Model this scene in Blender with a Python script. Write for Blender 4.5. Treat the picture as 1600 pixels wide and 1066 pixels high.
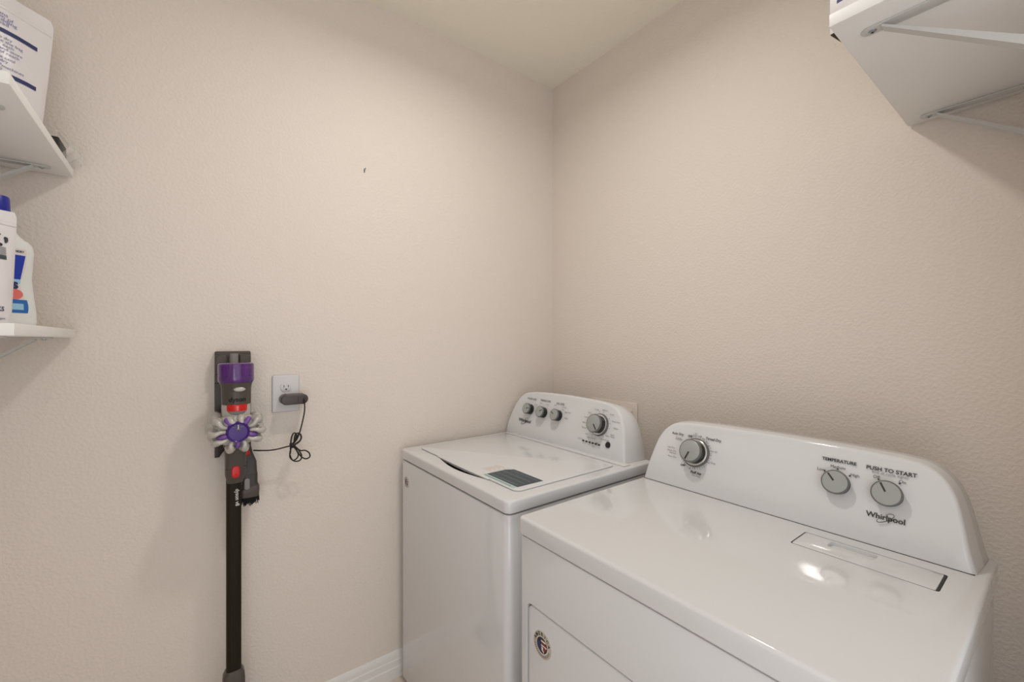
import bpy, bmesh, math, random
from math import sin, cos, pi, radians, sqrt, atan2, exp
from mathutils import Vector, Matrix
random.seed(4)
for _o in list(bpy.data.objects): bpy.data.objects.remove(_o)
SC = bpy.context.scene; COL = SC.collection

# ------------------------------------------------------------------ camera, world, lights, exposure
F_PX, YAW, CAM_Z = 672.0, radians(52.8), 1.309
cd = bpy.data.cameras.new('camera'); cam = bpy.data.objects.new('camera', cd); COL.objects.link(cam)
cam.location = (0, 0, CAM_Z); cam.rotation_euler = (radians(90), 0, YAW)
cd.sensor_width = 36; cd.lens = 36 * F_PX / 1600; cd.clip_start = 0.01; SC.camera = cam

W = bpy.data.worlds.new('world'); SC.world = W; W.use_nodes = True
W.node_tree.nodes['Background'].inputs[0].default_value = (0.98, 0.99, 1.0, 1)
W.node_tree.nodes['Background'].inputs[1].default_value = 1.0

def area(name, loc, target, power, sx, sy, col, shape='RECTANGLE'):
    d = bpy.data.lights.new(name, 'AREA'); d.energy = power; d.shape = shape; d.size = sx; d.size_y = sy; d.color = col
    o = bpy.data.objects.new(name, d); COL.objects.link(o); o.location = loc
    o.rotation_euler = (Vector(target) - Vector(loc)).to_track_quat('-Z', 'Y').to_euler(); return o
area('ceiling_light', (-0.82, 0.63, 2.54), (-0.82, 0.63, 0), 7.2, 0.11, 0.11, (1.0, 0.965, 0.915), 'DISK').data.spread = radians(166)
area('hallway_fill', (1.45, 0.0, 1.25), (-1.0, 0.5, 1.5), 7.0, 1.9, 2.2, (0.97, 1.0, 1.02))  # unseen fill panel, added to lift the ambient light from behind the camera
area('doorway_fill', (0.30, -0.40, 0.95), (-0.20, 1.3, 2.0), 3.6, 0.75, 1.1, (0.97, 0.995, 1.03))
SC.view_settings.view_transform = 'Standard'; SC.view_settings.look = 'None'
SC.view_settings.exposure = 0.0; SC.view_settings.gamma = 1.0; SC.view_settings.use_curve_mapping = False

# ------------------------------------------------------------------ helpers
def ray(px, py):
    k = (px - 800) / F_PX
    return Vector((-sin(YAW) + cos(YAW) * k, cos(YAW) + sin(YAW) * k, (533 - py) / F_PX))
CAM = Vector((0, 0, CAM_Z))
def on_plane(px, py, p0, n):            # where the line of sight meets a real surface
    d = ray(px, py); t = (Vector(p0) - CAM).dot(n) / d.dot(n); return CAM + d * t
XA, YB, YC, XD, HC = -1.617, 1.488, -0.545, 0.045, 2.589

def mat(name, col, rough=0.5, metal=0.0, coat=0.0, bump=None, var=0.0, varscale=3.0, trans=0.0, ior=1.45, alpha=1.0, spec=0.5, sub=0.0):
    m = bpy.data.materials.new(name); m.use_nodes = True; nt = m.node_tree
    b = nt.nodes['Principled BSDF']
    b.inputs['Base Color'].default_value = (*col, 1); b.inputs['Roughness'].default_value = rough
    b.inputs['Metallic'].default_value = metal; b.inputs['Coat Weight'].default_value = coat
    b.inputs['Coat Roughness'].default_value = 0.05
    b.inputs['Transmission Weight'].default_value = trans; b.inputs['IOR'].default_value = ior
    b.inputs['Alpha'].default_value = alpha; b.inputs['Specular IOR Level'].default_value = spec
    tc = nt.nodes.new('ShaderNodeTexCoord')
    n = nt.nodes.new('ShaderNodeTexNoise'); n.inputs['Scale'].default_value = varscale; n.inputs['Detail'].default_value = 3
    nt.links.new(tc.outputs['Object'], n.inputs['Vector'])
    r = nt.nodes.new('ShaderNodeMix'); r.data_type = 'RGBA'
    v = max(var, 0.008)
    r.inputs[6].default_value = (*[c * (1 - v) for c in col], 1); r.inputs[7].default_value = (*[min(1, c * (1 + v)) for c in col], 1)
    nt.links.new(n.outputs['Fac'], r.inputs[0]); nt.links.new(r.outputs[2], b.inputs['Base Color'])
    if bump:
        sc, st, dist = bump
        n2 = nt.nodes.new('ShaderNodeTexNoise'); n2.inputs['Scale'].default_value = sc; n2.inputs['Detail'].default_value = 2.5
        n2.inputs['Roughness'].default_value = 0.45
        nt.links.new(tc.outputs['Object'], n2.inputs['Vector'])
        rr = nt.nodes.new('ShaderNodeMapRange'); rr.inputs[1].default_value = 0.38; rr.inputs[2].default_value = 0.66
        rr.interpolation_type = 'SMOOTHSTEP'
        nt.links.new(n2.outputs['Fac'], rr.inputs[0])
        bp = nt.nodes.new('ShaderNodeBump'); bp.inputs['Strength'].default_value = st; bp.inputs['Distance'].default_value = dist
        nt.links.new(rr.outputs[0], bp.inputs['Height']); nt.links.new(bp.outputs[0], b.inputs['Normal'])
    return m
M = {}
M['wall'] = mat('painted_orange_peel_wall', (0.755, 0.681, 0.620), 0.62, bump=(125, 0.36, 0.0014), var=0.012, varscale=1.3)
M['ceil'] = mat('painted_ceiling', (0.88, 0.84, 0.73), 0.85, bump=(60, 0.25, 0.0015))
M['trim'] = mat('white_trim_paint', (0.78, 0.76, 0.745), 0.4)
M['floor'] = mat('beige_floor_tile', (0.72, 0.63, 0.55), 0.4, var=0.15, varscale=8)
M['enamel'] = mat('white_appliance_enamel', (0.70, 0.705, 0.715), 0.06, coat=0.2, bump=(300, 0.012, 0.0002))
M['plastic'] = mat('white_console_plastic', (0.70, 0.705, 0.715), 0.08, coat=0.1)
M['dark'] = mat('dark_gap', (0.03, 0.03, 0.03), 0.6)  # near-black for joints and slots, and for shade painted into gaps
M['print'] = mat('dark_print', (0.035, 0.037, 0.04), 0.5)
M['greyprint'] = mat('grey_print', (0.22, 0.22, 0.23), 0.5)
M['knob_face'] = mat('silver_knob_face', (0.39, 0.415, 0.405), 0.35, metal=0.25)
M['knob_rim'] = mat('grey_knob_rim', (0.17, 0.17, 0.165), 0.35, metal=0.3)
M['knob_side'] = mat('black_knob_side', (0.012, 0.012, 0.012), 0.35)
M['chrome'] = mat('bright_ring', (0.72, 0.73, 0.73), 0.18, metal=0.8)
M['steel'] = mat('zinc_screw', (0.42, 0.46, 0.50), 0.3, metal=0.9)
M['shelf'] = mat('white_shelf_board', (0.84, 0.83, 0.81), 0.4)
M['bracket'] = mat('white_steel_bracket', (0.57, 0.57, 0.555), 0.45)
M['vgrey'] = mat('warm_grey_plastic', (0.085, 0.069, 0.060), 0.36, spec=0.35)
M['vbrick'] = mat('charger_plastic', (0.068, 0.054, 0.050), 0.35)
M['vdark'] = mat('dark_grey_plastic', (0.045, 0.038, 0.036), 0.4)
M['vmid'] = mat('mid_grey_plastic', (0.23, 0.22, 0.21), 0.35)
M['silver'] = mat('pale_silver_plastic', (0.50, 0.475, 0.44), 0.3, metal=0.15)
M['purple'] = mat('purple_plastic', (0.055, 0.014, 0.19), 0.22)
M['purple2'] = mat('light_purple_plastic', (0.19, 0.085, 0.36), 0.3)
M['purpleclear'] = mat('clear_purple_plastic', (0.30, 0.07, 0.50), 0.10, trans=0.75, coat=0.3)
M['red'] = mat('red_plastic', (0.62, 0.012, 0.010), 0.3)
M['wand'] = mat('olive_black_tube', (0.016, 0.012, 0.005), 0.5, metal=0.0, spec=0.22)
M['bristle'] = mat('black_bristle', (0.008, 0.008, 0.008), 0.6)
M['cord'] = mat('black_cord', (0.014, 0.011, 0.010), 0.45)
M['whitepl'] = mat('white_outlet_plastic', (0.66, 0.64, 0.65), 0.3)
M['lightprint'] = mat('pale_print', (0.55, 0.54, 0.52), 0.5)
M['navy'] = mat('navy_print', (0.022, 0.034, 0.13), 0.45)
M['violet'] = mat('violet_print', (0.20, 0.19, 0.42), 0.5)
M['pouch'] = mat('white_pouch_film', (0.76, 0.73, 0.74), 0.3, bump=(14, 0.35, 0.006))
M['bottle'] = mat('milky_bottle', (0.80, 0.82, 0.81), 0.3)
M['cap'] = mat('royal_blue_cap', (0.012, 0.018, 0.30), 0.35)
M['blue'] = mat('blue_label', (0.008, 0.04, 0.42), 0.35)
M['sky'] = mat('light_blue_label', (0.015, 0.15, 0.48), 0.35)
M['pale'] = mat('pale_blue_label', (0.34, 0.60, 0.82), 0.4)
M['pink'] = mat('coral_print', (0.78, 0.18, 0.16), 0.5)
M['film'] = mat('clear_film', (0.9, 0.9, 0.88), 0.12, alpha=0.22, bump=(40, 0.6, 0.004))
M['blackbox'] = mat('black_plastic_case', (0.018, 0.016, 0.016), 0.4)
M['brown'] = mat('dark_brown_card', (0.045, 0.025, 0.010), 0.6)
M['slate'] = mat('slate_sticker', (0.045, 0.065, 0.080), 0.4)
M['slatetext'] = mat('slate_sticker_text', (0.17, 0.21, 0.24), 0.5)
M['teal'] = mat('pale_teal_sticker', (0.42, 0.60, 0.57), 0.4)
M['blush'] = mat('faint_red_print', (0.66, 0.50, 0.44), 0.4)
M['crimson'] = mat('badge_red', (0.25, 0.025, 0.03), 0.4)
M['badge'] = mat('badge_ground', (0.50, 0.45, 0.38), 0.35)
M['badgewhite'] = mat('badge_white', (0.78, 0.72, 0.68), 0.35)

class MB:
    """collects shapes into one mesh"""
    def __init__(s): s.v = []; s.f = []; s.m = []; s.mats = []
    def mi(s, m):
        if m not in s.mats: s.mats.append(m)
        return s.mats.index(m)
    def add(s, vs, fs, m='plastic', X=None):
        o = len(s.v); i = s.mi(m)
        for p in vs:
            p = Vector(p); s.v.append(X @ p if X else p)
        for f in fs: s.f.append(tuple(o + a for a in f)); s.m.append(i)
        return s
    def bm(s, b, m, X=None):
        b.verts.ensure_lookup_table(); b.verts.index_update()
        s.add([v.co.copy() for v in b.verts], [[v.index for v in f.verts] for f in b.faces], m, X); b.free(); return s
    def box(s, lo, hi, m, bev=0.0, seg=2, X=None):
        b = bmesh.new(); bmesh.ops.create_cube(b, size=1)
        for v in b.verts: v.co = Vector([lo[i] + (v.co[i] + .5) * (hi[i] - lo[i]) for i in range(3)])
        if bev: bmesh.ops.bevel(b, geom=b.edges[:], offset=bev, segments=seg, affect='EDGES', profile=0.5)
        return s.bm(b, m, X)
    def prism(s, pts, z0, z1, m, bev=0.0, X=None, seg=2):
        """polygon in local XY extruded z0..z1; top and bottom rims bevelled"""
        rings = []
        def inset(d):
            n = len(pts); out = []
            for i in range(n):
                a, b, c = Vector(pts[i - 1]), Vector(pts[i]), Vector(pts[(i + 1) % n])
                e1 = (b - a).normalized(); e2 = (c - b).normalized()
                n1 = Vector((-e1.y, e1.x)); n2 = Vector((-e2.y, e2.x)); q = n1 + n2
                q = q / max(0.35, q.dot(n1)) if q.length > 1e-6 else n1
                out.append(b + q * d)
            return out
        if bev:
            for k in range(seg + 1):
                a = pi / 2 * k / seg; rings.append((inset(bev * (1 - sin(a))), z0 + bev * (1 - cos(a))))
            for k in range(seg + 1):
                a = pi / 2 * k / seg; rings.append((inset(bev * (1 - cos(a))), z1 - bev * (1 - sin(a))))
        else: rings = [(inset(0), z0), (inset(0), z1)]
        vs = [(p.x, p.y, z) for r, z in rings for p in r]; n = len(pts); fs = []
        for k in range(len(rings) - 1):
            for i in range(n):
                j = (i + 1) % n; fs.append((k * n + i, k * n + j, (k + 1) * n + j, (k + 1) * n + i))
        fs.append(tuple(reversed(range(n)))); fs.append(tuple((len(rings) - 1) * n + i for i in range(n)))
        return s.add(vs, fs, m, X)
    def lathe(s, prof, m, X=None, seg=40, sx=1, sy=1):
        vs = []; fs = []
        for r, z in prof:
            for i in range(seg):
                a = 2 * pi * i / seg; vs.append((r * cos(a) * sx, r * sin(a) * sy, z))
        for k in range(len(prof) - 1):
            for i in range(seg):
                j = (i + 1) % seg; fs.append((k * seg + i, k * seg + j, (k + 1) * seg + j, (k + 1) * seg + i))
        fs.append(tuple(reversed(range(seg)))); fs.append(tuple((len(prof) - 1) * seg + i for i in range(seg)))
        return s.add(vs, fs, m, X)
    def loft(s, rings, m, X=None, cap=True):
        n = len(rings[0]); vs = [p for r in rings for p in r]; fs = []
        for k in range(len(rings) - 1):
            for i in range(n):
                j = (i + 1) % n; fs.append((k * n + i, k * n + j, (k + 1) * n + j, (k + 1) * n + i))
        if cap: fs.append(tuple(reversed(range(n)))); fs.append(tuple((len(rings) - 1) * n + i for i in range(n)))
        return s.add(vs, fs, m, X)
    def tube(s, path, r, m, seg=10, smooth=6, X=None, flat=1.0):
        P = [Vector(p) for p in path]; R = list(r) if hasattr(r, '__len__') else [r] * len(P)
        if smooth and len(P) > 2:
            Q = []; RR = []
            for i in range(len(P) - 1):
                a, b, c, d = P[max(i - 1, 0)], P[i], P[i + 1], P[min(i + 2, len(P) - 1)]
                for k in range(smooth):
                    t = k / smooth
                    Q.append(0.5 * ((2 * b) + (c - a) * t + (2 * a - 5 * b + 4 * c - d) * t * t + (3 * b - a - 3 * c + d) * t ** 3))
                    RR.append(R[i] + (R[i + 1] - R[i]) * t)
            Q.append(P[-1]); RR.append(R[-1]); P, R = Q, RR
        T = (P[1] - P[0]).normalized(); U = T.orthogonal().normalized(); rings = []
        for i, p in enumerate(P):
            t = (P[min(i + 1, len(P) - 1)] - P[max(i - 1, 0)])
            t = t.normalized() if t.length > 1e-9 else T
            U = (U - t * U.dot(t)); U = U.normalized() if U.length > 1e-6 else t.orthogonal().normalized()
            V = t.cross(U); rings.append([p + (U * cos(2 * pi * k / seg) + V * sin(2 * pi * k / seg) * flat) * R[i] for k in range(seg)])
        return s.loft(rings, m, X)
    def sphere(s, c, r, m, sc=(1, 1, 1), X=None, u=20, v=12):
        b = bmesh.new(); bmesh.ops.create_uvsphere(b, u_segments=u, v_segments=v, radius=r)
        for w in b.verts: w.co = Vector((w.co.x * sc[0], w.co.y * sc[1], w.co.z * sc[2])) + Vector(c)
        return s.bm(b, m, X)
    def text(s, body, size, m, X, align='LEFT', extr=0.0, bold=0.0, warp=None, spacing=1.0):
        """lettering lying in local XY of matrix X"""
        c = bpy.data.curves.new('t', 'FONT'); c.body = body; c.size = size; c.align_x = align; c.align_y = 'CENTER'
        c.offset = bold; c.space_character = spacing; c.resolution_u = 3
        o = bpy.data.objects.new('t', c); COL.objects.link(o); dg = bpy.context.evaluated_depsgraph_get(); dg.update()
        me = bpy.data.meshes.new_from_object(o.evaluated_get(dg))
        vs = [v.co.copy() for v in me.vertices]; fs = [tuple(p.vertices) for p in me.polygons]
        bpy.data.objects.remove(o); bpy.data.curves.remove(c); bpy.data.meshes.remove(me)
        if warp: vs = [warp(v) for v in vs]
        return s.add(vs, fs, m, X)
    def build(s, name, parent=None, angle=35, label=None, mod=None):
        base = ROOTPOS.get(parent.name, Vector()) if parent else Vector()
        me = bpy.data.meshes.new(name); me.from_pydata([tuple(v - base) for v in s.v], [], s.f)
        for k in s.mats: me.materials.append(M[k])
        me.polygons.foreach_set('material_index', s.m)
        b = bmesh.new(); b.from_mesh(me); bmesh.ops.recalc_face_normals(b, faces=b.faces[:]); b.to_mesh(me); b.free()
        me.polygons.foreach_set('use_smooth', [True] * len(me.polygons)); me.set_sharp_from_angle(angle=radians(angle)); me.update()
        o = bpy.data.objects.new(name, me); COL.objects.link(o)
        if parent: o.parent = parent; ROOTPOS[o.name] = base
        if label: o['label'] = label
        return o
ROOTPOS = {}
def thing(name, label, cat, loc, group=None):
    o = bpy.data.objects.new(name, None); COL.objects.link(o); o.location = loc; o.empty_display_size = 0.05
    o['label'] = label; o['category'] = cat
    if group: o['group'] = group
    ROOTPOS[o.name] = Vector(loc); return o
def tag(o, label, cat, group=None):
    o['label'] = label; o['category'] = cat
    if group: o['group'] = group
    return o
def struct(o): o['kind'] = 'structure'; return o
def cut(o, mb):
    """subtract the shape in mb from mesh object o"""
    c = mb.build('cutter'); c.location = o.parent.location * -1 if o.parent else (0, 0, 0)
    if o.parent: c.parent = o.parent
    md = o.modifiers.new('cut', 'BOOLEAN'); md.operation = 'DIFFERENCE'; md.object = c; md.solver = 'EXACT'
    dg = bpy.context.evaluated_depsgraph_get(); dg.update()
    me = bpy.data.meshes.new_from_object(o.evaluated_get(dg)); o.modifiers.clear(); o.data = me
    me.polygons.foreach_set('use_smooth', [True] * len(me.polygons)); me.set_sharp_from_angle(angle=radians(30))
    bpy.data.objects.remove(c)
def frame(origin, x, y):
    x = Vector(x).normalized(); y = Vector(y); y = (y - x * y.dot(x)).normalized(); z = x.cross(y)
    return Matrix(((x.x, y.x, z.x, origin[0]), (x.y, y.y, z.y, origin[1]), (x.z, y.z, z.z, origin[2]), (0, 0, 0, 1)))
def rrect(x0, y0, x1, y1, r, n=6):
    out = []
    for cx, cy, a0 in ((x1 - r, y0 + r, -90), (x1 - r, y1 - r, 0), (x0 + r, y1 - r, 90), (x0 + r, y0 + r, 180)):
        for k in range(n + 1):
            a = radians(a0 + 90 * k / n); out.append((cx + r * cos(a), cy + r * sin(a)))
    return out

# ------------------------------------------------------------------ room shell
def wall(name, lo, hi, m='wall'): return struct(MB().box(lo, hi, m).build(name))
wall('wall_left', (XA - .1, YC - .1, 0), (XA, YB, HC))
wall('wall_back', (XA - .1, YB, 0), (1.6, YB + .1, HC))
wall('wall_front', (XA, YC - .1, 0), (XD + .12, YC, HC))
b = MB(); b.box((XD, 0.92, 0), (XD + .12, YB, HC), 'wall');
struct(b.build('wall_right'))
wall('floor', (XA - .1, YC - .1, -.06), (1.6, YB + .1, 0), 'floor')
wall('ceiling', (XA - .1, YC - .1, HC), (1.6, YB + .1, HC + .06), 'ceil')
bprof = [(0, 0), (0.0145, 0), (0.0145, 0.040), (0.0115, 0.044), (0.0115, 0.066), (0.0085, 0.070), (0.0085, 0.084), (0.006, 0.092), (0.003, 0.097), (0, 0.0985)]
b = MB(); n = len(bprof)
b.add([(XA + x, YC, z) for x, z in bprof] + [(XA + x, YB, z) for x, z in bprof], [(i, (i + 1) % n, n + (i + 1) % n, n + i) for i in range(n)] + [tuple(range(n)), tuple(range(n, 2 * n))], 'trim')
struct(b.build('baseboard_left', angle=20))
b = MB()
b.add([(XA + .0145, YB - x, z) for x, z in bprof] + [(XD, YB - x, z) for x, z in bprof], [(i, (i + 1) % n, n + (i + 1) % n, n + i) for i in range(n)] + [tuple(range(n)), tuple(range(n, 2 * n))], 'trim')
struct(b.build('baseboard_back', angle=20))
b = MB(); b.box((XD - .012, .85, 0), (XD + .132, .925, .0985), 'trim', .003); struct(b.build('trim_1'))

# ------------------------------------------------------------------ knobs
def knob(parent, c, nrm, up, r, h, base_r=None, ptr=0, ring=False, name='knob'):
    """c on the panel, nrm outwards; ptr = pointer angle clockwise from up"""
    side = Vector(up).cross(Vector(nrm)).normalized()
    X = frame(c, side, up)
    k = MB()
    k.lathe([(r * .93, .001), (r * .95, h * .55), (r * .93, h * .8)], 'knob_side', X)
    k.lathe([(r * .94, h * .72), (r, h * .80), (r * 1.0, h * .95), (r * .97, h), (r * .90, h)], 'knob_rim', X)
    o = k.build(name, parent)
    fc = MB(); fc.lathe([(r * .90, h * .95), (r * .90, h + .0004), (r * .86, h + .0012), (.0001, h + .0012)], 'knob_face', X)
    fc.build('knob_face', o)
    p = MB(); a = radians(ptr); d = Vector((sin(a), cos(a), 0)); q = Vector((cos(a), -sin(a), 0)) * r * .065
    p.prism([tuple((d * r * .12 - q).xy), tuple((d * r * .12 + q).xy), tuple((d * r * .84 + q).xy), tuple((d * r * .84 - q).xy)], h + .0008, h + .0018, 'vdark', X=X)
    p.build('pointer', o)
    if ring:
        g = MB(); g.lathe([(base_r, .0005), (base_r, .004), (base_r * .97, .006), (base_r * .90, .0062), (base_r * .89, .0045)], 'knob_rim', X)
        g.lathe([(base_r * .90, .004), (base_r * .90, .0085), (base_r * .86, .0095), (base_r * .80, .0095), (base_r * .79, .006)], 'chrome', X)
        g.build('dial_ring', parent)
    return o

# ------------------------------------------------------------------ console body
def console(parent, xl, xr, z0, prof, yf, yb, rear_out, rear_drop, name='control_console'):
    """prof: (inset from the side, z) rising to the crown; yf(z): face; yb: rear plane"""
    zs = [p[1] for p in prof]; N = 40; top = zs[-1]
    levels = [z0 + (top - z0) * (1 - (1 - k / N) ** 1.9) for k in range(N + 1)]
    def ins(z):
        if z <= zs[0]: return prof[0][0]
        for i in range(len(prof) - 1):
            if z <= zs[i + 1] + 1e-9:
                t = (z - zs[i]) / (zs[i + 1] - zs[i])
                # smooth monotone interpolation
                m0 = (prof[i + 1][0] - prof[max(i - 1, 0)][0]) / max(1e-6, zs[i + 1] - zs[max(i - 1, 0)])
                j = min(i + 2, len(prof) - 1); m1 = (prof[j][0] - prof[i][0]) / max(1e-6, zs[j] - zs[i])
                h = zs[i + 1] - zs[i]; t2, t3 = t * t, t ** 3
                if i >= len(prof) - 4: return prof[i][0] * (1 - t) + prof[i + 1][0] * t
                return (2 * t3 - 3 * t2 + 1) * prof[i][0] + (t3 - 2 * t2 + t) * h * m0 + (-2 * t3 + 3 * t2) * prof[i + 1][0] + (t3 - t2) * h * m1
        return prof[-1][0]
    L = [(xl + ins(z), z) for z in levels]; R = [(xr - ins(z), z) for z in levels]
    out = L + R[::-1]
    def ring(grow, dz, yfun):
        cx = (xl + xr) / 2; res = []
        n = len(out)
        for i, (x, z) in enumerate(out):
            a = out[max(i - 1, 0)]; c = out[min(i + 1, n - 1)]
            tx, tz = c[0] - a[0], c[1] - a[1]; l = sqrt(tx * tx + tz * tz) or 1
            nx, nz = -tz / l, tx / l
            hz = (z - z0) / (top - z0)
            res.append(Vector((x + nx * grow, 0, max(z0, z + nz * grow + dz * hz))))
        for i, p in enumerate(res): p.y = yfun(out[i][1])
        return res
    r = .009; rings = []
    for k in range(5):
        a = pi / 2 * k / 4; rings.append(ring(-r * (1 - sin(a)), 0, lambda z, a=a: yf(z) + r * (1 - cos(a))))
    rings.append(ring(rear_out * .5, rear_drop * .45, lambda z: yf(z) + (yb - yf(z)) * .5))
    rings.append(ring(rear_out, rear_drop, lambda z: yb - .006))
    rings.append(ring(rear_out - .006, rear_drop, lambda z: yb))
    m = MB(); n = len(out); vs = [p for q in rings for p in q]; fs = []
    for k in range(len(rings) - 1):
        for i in range(n - 1): fs.append((k * n + i, k * n + i + 1, (k + 1) * n + i + 1, (k + 1) * n + i))
    for base in (0, (len(rings) - 1) * n):
        for i in range(N): fs.append((base + i, base + i + 1, base + n - 2 - i, base + n - 1 - i))
    m.add(vs, fs, 'plastic'); return m.build(name, parent, angle=50)

def badge(parent, c, r, sz=(1, 1), ground='badge'):
    X = frame(c, (1, 0, 0), (0, 0, 1))
    b = MB(); b.lathe([(r, .0002), (r, .0008), (r * .98, .001)], ground, X, sx=sz[0]); 
    b.lathe([(r * .66, .0010), (r * .66, .0012)], 'badgewhite', X, sx=sz[0])
    b.lathe([(r * .60, .0012), (r * .60, .0014)], 'print', X, sx=sz[0])
    for i, ch in enumerate('AMERICA'):
        a = radians(66 - i * 22 + 90 - 90) if False else radians(160 - i * 23.3)
        Y = X @ Matrix.Translation((cos(a) * r * .81 * sz[0], sin(a) * r * .81, .0014)) @ Matrix.Rotation(a - pi / 2, 4, 'Z')
        b.text(ch, r * .36, 'print', Y, 'CENTER', bold=r * .012)
    for i in range(16):
        a = radians(195 + i * 10); Y = X @ Matrix.Translation((cos(a) * r * .81 * sz[0], sin(a) * r * .81, .0014)) @ Matrix.Rotation(a - pi / 2, 4, 'Z')
        b.box((-r * .03, -r * .07, 0), (r * .03, r * .07, .0002), 'greyprint', X=Y)
    # striped field and a bird shape
    for k, (y, w) in enumerate(((.34, .42), (.17, .50), (0.0, .52))):
        b.box((-r * w * .2, r * (y - .06), .0014), (r * w, r * (y + .06), .0018), ('badgewhite', 'crimson', 'badgewhite')[k], X=X)
    b.prism([(-r * .45, r * .3), (-r * .5, -r * .1), (-r * .1, -r * .5), (r * .1, -r * .45), (-r * .05, -r * .05), (-r * .2, r * .2)], .0016, .0020, 'navy', X=X)
    b.prism([(-r * .05, -r * .1), (r * .0, -r * .35), (r * .25, -r * .5), (r * .15, -r * .1)], .0018, .0022, 'badgewhite', X=X)
    b.prism([(r * .15, r * .0), (r * .15, -r * .35), (r * .42, -r * .3), (r * .45, -r * .05)], .0018, .0022, 'crimson', X=X)
    return b.build('round_badge', parent)

def swirl(mb, X, w, m='print'):
    pts = [(.05, .22), (.28, .34), (.50, .33), (.52, .18), (.34, -.02), (.10, -.20), (-.18, -.34), (-.44, -.40), (-.52, -.30), (-.42, -.18)]
    mb.tube([(a * w, b * w * 1.15, .0004) for a, b in pts], [w * .012, w * .022, w * .03, w * .035, w * .045, w * .05, w * .05, w * .04, w * .025, w * .01], m, seg=6, X=X, flat=.25)

# ------------------------------------------------------------------ washer
WX0, WX1, WY0, WY1, WZ = -1.588, -0.890, 0.662, 1.292, 0.893
ws = thing('washing_machine', 'white top-loading washing machine in the corner, left of the dryer, with a four-knob console', 'washing machine', (-1.24, .98, 0))
b = MB(); b.prism(rrect(WX0 + .003, WY0 + .002, WX1 - .004, WY1, .022), .022, WZ - .040, 'enamel', .003); b.build('cabinet', ws)
b = MB(); b.prism(rrect(WX0 + .008, WY0 + .008, WX1 - .009, WY1 - .005, .02), WZ - .05, WZ - .034, 'dark'); b.build('seam_filler', ws)  # dark filler set back in the joint below the top panel
b = MB(); b.prism(rrect(WX0, WY0, WX1, WY1, .022), WZ - .0365, WZ, 'enamel', .0065, seg=4); top = b.build('top_panel', ws)
cr = [(-1.372 + .295 * t, .7185) for t in [k / 16 for k in range(17)]] + [(-1.077 - .295 * t, .7185 - .0215 * sin(pi * t) ** 1.0) for t in [k / 16 for k in range(1, 16)]]
cut(top, MB().prism(cr[::-1], WZ - .022, WZ + .02, 'enamel'))
cut(top, MB().box((-1.360, .712, WZ - .022), (-1.09, .760, WZ - .0015), 'enamel'))
b = MB(); b.box((-1.359, .698, WZ - .0215), (-1.091, .758, WZ - .0195), 'dark'); b.box((-1.359, .756, WZ - .0215), (-1.091, .7595, WZ - .003), 'dark'); b.build('handle_recess', ws, label='hand recess under the front edge of the lid, its shade painted dark')  # near-black liner paints the shade under the lid edge
for xx in (-1.53, -.95):
    for yy in (.72, 1.23): MB().lathe([(.02, 0), (.02, .006), (.012, .01), (.012, .024)], 'vdark', Matrix.Translation((xx, yy, 0)), 20).build('foot', ws)
# lid: rounded slab with a bowed front lip
lp = rrect(-1.545, .722, -.930, 1.140, .024)
lid = MB(); lid.prism(lp, WZ + .0004, WZ + .0055, 'plastic', .0028, seg=3)
lido = lid.build('lid', ws)
b = MB(); rg = []
for k in range(25):
    t = k / 24; x = -1.385 + .32 * t; bow = sin(pi * t) ** .8
    rg.append([Vector((x, .735, WZ + .0052)), Vector((x, .722 - .003 * bow, WZ + .0054)), Vector((x, .7185 - .003 * bow, WZ + .0035)), Vector((x, .7195 - .003 * bow, WZ + .0018 - .006 * bow)), Vector((x, .724, WZ + .001 - .006 * bow)), Vector((x, .735, WZ + .001))])
b.loft(rg, 'plastic'); b.build('lid_lip', lido)
# stickers on the lid
ZL = WZ + .0058
def flatquad(mb, pts, m, z, dz=.0003): mb.prism(pts, z, z + dz, m)
b = MB()
flatquad(b, [(-1.105, .742), (-.952, .742), (-.950, .836), (-1.090, .836), (-1.098, .822), (-1.105, .812)], 'slate', ZL)
for k in range(6):
    y = .752 + k * .0135
    b.text(('WASHER LID USE AND CARE', 'LOAD ITEMS LOOSELY', 'CLOSE THE LID', 'CYCLE STARTS WHEN LID CLOSES', 'DO NOT OVERLOAD', 'READ FIRST')[k % 6][:22], .0085, 'slatetext', Matrix.Translation((-1.096 , y + .002, ZL + .0006)), spacing=1.1)
for k in range(4): b.box((-1.098, .749 + k * .024, ZL + .0003), (-.962, .7515 + k * .024, ZL + .0007), 'slatetext')
b.build('sticker', lido, label='dark slate care sticker with small text')
b = MB(); flatquad(b, [(-1.108, .728), (-.955, .728), (-.954, .7405), (-1.107, .7405)], 'teal', ZL); b.box((-1.100, .731, ZL + .0003), (-.97, .733, ZL + .0006), 'slatetext'); b.build('sticker', lido, label='pale teal strip sticker')
b = MB(); flatquad(b, [(-1.165, .76), (-1.115, .76), (-1.112, .83), (-1.160, .83)], 'pouch', ZL, .0002)
for k in range(7): b.box((-1.158, .766 + k * .009, ZL + .0002), (-1.122 - (k % 2) * .01, .769 + k * .009, ZL + .0005), 'blush')
b.build('sticker', lido, label='whitish sticker with faint red print')
badge(ws, (-1.529, WY0 + .0018, .777), .021, ground='badgewhite')

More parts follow.
